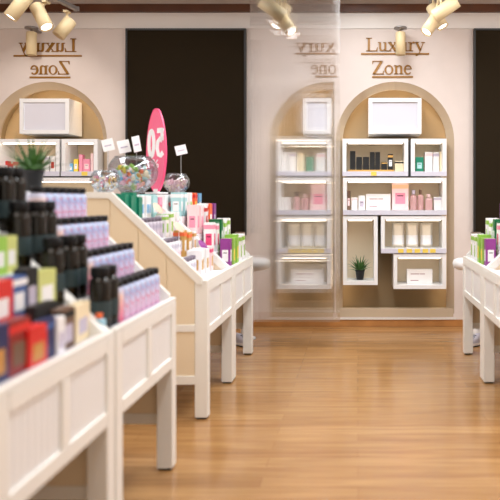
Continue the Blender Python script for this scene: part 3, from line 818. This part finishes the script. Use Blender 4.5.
def fill(side, word, y0, y1, rows, pitch=.082):
    for r_ in rows:
        X, Z = RW[r_]; seq = [s for s in spec[r_] for _ in range(s[0])]
        n = int((y1-y0)/pitch); cnt = 0
        for k in range(n):
            s = seq[int(k*len(seq)/n)]
            y = y0 + (k+.5)*pitch
            if abs(y-TM) < .068: continue
            X = RW[r_][0] + (.11 if y < TM else 0)
            nm = s[1]; rnd = random.Random(r_*100+k)
            h = {3: .145, 2: .155, 1: .16, 0: .16}[r_]*rnd.uniform(.92, 1.08) + ((.075 if r_ < 3 else .045) if y > TM else .02)
            lab = '%s from the near end, %s step of the far %s display' % (ORD[cnt], SN[r_], word); cnt += 1
            if 'tube' in nm:
                if ('tube', nm) not in _me:
                    _me[('tube', nm)] = (MB().lathe([(0, 0), (.026, 0), (.027, .004), (.027, .1), (.022, .12), (0, .12)], s[2], 18).mesh('tube_body'),
                                         MB().lathe([(0, .12), (.02, .12), (.021, .145), (.015, .15), (0, .15)], mat('grey_cap', (120, 110, 124), .35), 14).mesh('cap'))
                t = thing('lotion_bottle', nm.replace(' tube', '') + ' bottle, ' + lab, 'bottle', (side*X, y, Z+.001), group='bottles on the %s step' % SN[r_])
                link('bottle_body', _me[('tube', nm)][0], t); link('cap', _me[('tube', nm)][1], t)
            else:
                carton((side*X, y, Z+.001), .08+.025*(k % 2), .077, round(h, 2), s[2], nm + ' carton, ' + lab, 'carton', s[3], s[4], group='cartons on the %s step' % SN[r_])
fill(-1, 'left', 4.5, 6.3, (3, 2, 1, 0))
fill(1, 'right', 4.5, 6.3, (2, 1, 0))
# round shelf talkers clipped in front of the goods
def talker(px, py, d, col, zi, label):
    p = at(px, py, d); z0 = RW[zi][1]+.001
    t = thing('shelf_talker', label, 'shelf talker', (p.x, d, z0), 0, None); hh = p.z-z0
    MB().lathe([(0, 0), (.014, 0), (.014, .003), (.002, .004), (.002, hh), (0, hh)], M_PAPER, 10).build('holder', t)
    T = Matrix.Translation((0, 0, hh)) @ Matrix.Rotation(.9, 4, 'Y') @ Matrix.Rotation(.25, 4, 'X')
    MB().lathe([(0, -.001), (.045, -.001), (.047, 0), (.045, .001), (0, .001)], col, 28, T, sy=1).build('disc', t)
PEACH = C('peach', (244, 200, 176))
for (px, py, d, c, zi, lb) in ((158, 208, 5.0, PEACH, 2, 'peach round shelf talker, uppermost left among the far left goods'),
    (173, 206, 5.55, C('coral', (236, 96, 90)), 2, 'coral round shelf talker on the third step of far left display'),
    (179, 227, 4.93, PEACH, 1, 'peach round shelf talker above the white tubes, second step'),
    (198, 221, 5.6, C('coral', (236, 96, 90)), 1, 'coral round shelf talker on second step of far left display'),
    (203, 245, 5.2, C('magenta', (140, 52, 138)), 0, 'magenta round shelf talker low on the far left display'),
    (226, 238, 6.1, C_WHT, 0, 'white round shelf talker near the far end of left display')):
    talker(px, py, d, c, zi, lb)
# glass bowls of sweets on the deck
M_BOWL = thin_glass('bowl_glass')
SW = [C_PALE, C_WHT, C_CRM, C_WHT, C_PALE, C_CRM, C_PTEAL, C_LIL, C_GOLD, C_ORG, C_YEL, C_BLUE, C_PINK, C_BLK, C_GRN]
def bowl(px, d, rpx, label, seed, lb2, dry=0):
    r = rpx*d/F; p = at(px, 0, d); z0 = ZT+.013
    t = thing('glass_bowl', label, 'bowl', (p.x, d, z0), group=None)
    prof = [(0, .004), (r*.45, .004)]
    for k in range(1, 13):
        a = -PI/2 + .46 + (PI*.5+.34)*k/12*1.0; prof.append((r*math.cos(a), r*.86*(1+math.sin(a)) - .0))
    prof = [(q, z) for q, z in prof]
    inner = [(q-.004, z+.001) for q, z in prof[::-1] if q > .01] + [(0, .009)]
    MB().lathe([(0, 0), (r*.45, 0)] + prof[2:] + inner, M_BOWL, 36).build('bowl_shell', t)
    rimr, rimz = prof[-1]
    MB().lathe([(rimr-.006, rimz-.004), (rimr+.004, rimz-.004), (rimr+.006, rimz+.004), (rimr-.004, rimz+.006), (rimr-.006, rimz-.004)], M_BOWL, 36).build('bowl_rim', t)
    rnd = random.Random(seed); mb = MB(); c = Vector((0, 0, r*.86))
    for k in range(110):
        for _ in range(30):
            v = Vector((rnd.uniform(-1, 1), rnd.uniform(-1, 1), rnd.uniform(-1, .25 - dry)))
            if v.length < .84: break
        v = Vector((v.x*r, v.y*r, v.z*r*.86)) + c
        if v.z < .025: v.z = .03
        q = Matrix.Rotation(rnd.uniform(0, 6), 3, 'Z') @ Matrix.Rotation(rnd.uniform(0, 6), 3, 'X'); m = SW[rnd.randrange(len(SW))] if dry == 0 else SW[rnd.choice((2, 3, 0, 4))]
        a = rnd.uniform(.009, .014)*r/.15; L = a*rnd.uniform(1, 2.2 if dry == 0 else 3.4)
        T = Matrix.Translation(v) @ q.to_4x4()
        mb.lathe([(0, -L), (a*.9, -L*.8), (a, 0), (a*.9, L*.8), (0, L)], m, 7, T)
    o = mb.build('sweets', loc=(p.x, d, z0)); tag(o, lb2, 'sweets', kind='stuff')
bowl(105, 5.0, 14.5, 'round glass bowl, leftmost of three on the cream display', 1, 'wrapped sweets in the leftmost glass bowl')
bowl(133, 5.47, 24.5, 'largest round glass bowl, middle of three on the cream display', 2, 'mixed sweets in the largest middle glass bowl')
bowl(176.5, 6.1, 13.5, 'small round glass bowl right of the pink oval sign', 3, 'biscuit coloured sweets in the small right glass bowl', dry=.1)
def deck_card(px, py, d, w, h, rz, label):
    p = at(px, py, d); z0 = ZT+.013
    t = thing('price_card', label, 'price card', (p.x, d, z0), rz)
    hh = p.z-z0
    MB().lathe([(0, 0), (.03, 0), (.03, .006), (.003, .008), (.003, hh-h/2), (0, hh-h/2)], M_METAL, 14).build('card_stand', t)
    MB().box(-w/2, w/2, -.002, .001, hh-h/2, hh+h/2, M_PAPER, Matrix.Rotation(-.25, 3, 'Y')).build('card', t)
    MB().box(-w*.3, w*.3, -.0035, -.0022, hh-h*.1, hh, C_LIL, Matrix.Rotation(-.25, 3, 'Y')).build('printed_line', t)
deck_card(108, 145, 5.2, .085, .09, .1, 'white price card above the leftmost glass bowl')
deck_card(124, 146.5, 5.76, .10, .105, .6, 'white price card above the left part of the largest bowl')
deck_card(136.5, 144, 5.76, .085, .13, 1.1, 'narrow white price card above the middle of the largest bowl')
deck_card(181, 150, 6.29, .10, .085, .4, 'white price card above the small right glass bowl')
# pink oval sign
d = 5.86; p = at(156.5, 190, d)
t = thing('oval_sign', 'tall pink oval sign with reversed white 50 behind the glass bowls', 'sign', (p.x, d, ZT+.013), math.radians(-38))
PINK = mat('sign_pink', (243, 112, 146), .35); PINK2 = mat('sign_edge', (246, 84, 130), .35)
hw, hh = .128, .345; zc = .02+hh
mb = MB(); poly = [(hw*math.cos(a)*(1 - .12*max(0, math.sin(a))), zc+hh*math.sin(a)) for a in [2*PI*k/48 for k in range(48)]]
mb.prism(poly, -.008, .008, PINK); mb.build('sign_board', t)
mb = MB(); n = 48; mi = mb.mi(PINK2); A = []
for s0, yy in ((1.0, -.010), (1.03, -.010), (1.03, .010), (1.0, .010)):
    A.append([mb.bm.verts.new((x*s0, yy, zc+(z-zc)*s0)) for x, z in poly])
for i in range(4):
    for k in range(n): mb.bm.faces.new([A[i][k], A[i][(k+1) % n], A[(i+1) % 4][(k+1) % n], A[(i+1) % 4][k]]).material_index = mi
mb.build('sign_rim', t)
def dig(pts_list, name):
    mb = MB()
    for pts, w in pts_list: stroke(mb, pts, w, M_PAPER, lambda u, v: (u, v), .003)
    o = mb.build(name, t); o.location = (0, -.008, 0)
zt = zc+.06
dig([(ell(-.058, zt, .034, .105, 0, 360, 28), .042)], 'digit')
# reversed five
dig([([(.022, zt+.105), (.098, zt+.105)], .042), ([(.092, zt+.12), (.088, zt+.02)], .042), ([(.09, zt+.02), (.06, zt+.035), (.03, zt+.01), (.022, zt-.045), (.04, zt-.095), (.07, zt-.105), (.1, zt-.08)], .042)], 'digit')
dig([([(-.04, zt-.2), (.03, zt-.14)], .01), (ell(-.03, zt-.15, .014, .014, 0, 360, 12), .008), (ell(.022, zt-.19, .014, .014, 0, 360, 12), .008)], 'percent_mark')
MB().box(-.09, .09, -.05, .05, 0, .012, M_WHITE).box(-.03, .03, -.011, .011, .012, .04, M_WHITE).build('sign_base', t)

# ------------------------------------------------------------------ light
def area(name, loc, size, power, rgb, rot=(0, 0, 0), sy=None):
    l = bpy.data.lights.new(name, 'AREA'); l.shape = 'RECTANGLE'; l.size = size; l.size_y = sy or size
    l.energy = power; l.color = rgb; o = bpy.data.objects.new(name, l); COL.objects.link(o); o.location = loc; o.rotation_euler = rot
    return o
COOL, WARM = (1, .97, .95), (1, .86, .68)
area('ceiling_lamp', (0, 4.3, 3.58), .5, 150, (.92, .96, 1), sy=5.5)
area('ceiling_lamp', (-3.0, 3.8, 3.58), .8, 95, (.96, .98, 1), sy=4)
area('ceiling_lamp', (3.0, 3.8, 3.58), .8, 140, (.96, .98, 1), sy=4)
area('ceiling_lamp', (.5, 6.2, 3.58), 7, 62, (.95, .97, 1), sy=.4)
area('ceiling_lamp', (-1.2, 0.3, 3.58), 2.5, 34, (1, .93, .85), sy=1.0)
area('warm_front_fill', (0, -2.1, 1.9), 5, 30, (1, .80, .58), (math.radians(90), 0, 0), sy=2.6)  # unseen warm area light added behind the camera to tint camera-facing sides
def spot(loc, target, power, ang=70, blend=.6, rgb=(1, .93, .86)):
    l = bpy.data.lights.new('spot_beam', 'SPOT'); l.energy = power; l.spot_size = math.radians(ang); l.spot_blend = blend; l.color = rgb; l.shadow_soft_size = .05
    o = bpy.data.objects.new('spot_beam', l); COL.objects.link(o); o.location = loc
    o.rotation_euler = (Vector(target)-Vector(loc)).to_track_quat('-Z', 'Y').to_euler()
spot((.62, 6.62, 3.0), (.4, 7.8, .6), 4)
spot((-.62, 6.62, 3.0), (-.5, 7.8, 1.2), 30)
spot((-3.25, 6.2, 3.0), (-3.4, 7.8, 2.2), 40)

w = bpy.data.worlds.new('world'); SC.world = w; w.use_nodes = True
w.node_tree.nodes['Background'].inputs[0].default_value = (1, .97, .93, 1)
w.node_tree.nodes['Background'].inputs[1].default_value = .6

# ------------------------------------------------------------------ camera
cd = bpy.data.cameras.new('camera'); cam = bpy.data.objects.new('camera', cd); COL.objects.link(cam)
cam.location = (0, 0, H); cam.rotation_euler = (PI/2, 0, 0)
cd.sensor_width = 36; cd.lens = F*36/500; cd.shift_x = (250-VX)/500; cd.shift_y = -(250-VY)/500
cd.dof.use_dof = True; cd.dof.focus_distance = 7.6; cd.dof.aperture_fstop = 1.7
SC.camera = cam
vs = SC.view_settings; vs.view_transform = 'Standard'; vs.look = 'None'; vs.gamma = 1; vs.use_curve_mapping = False; vs.exposure = -.27
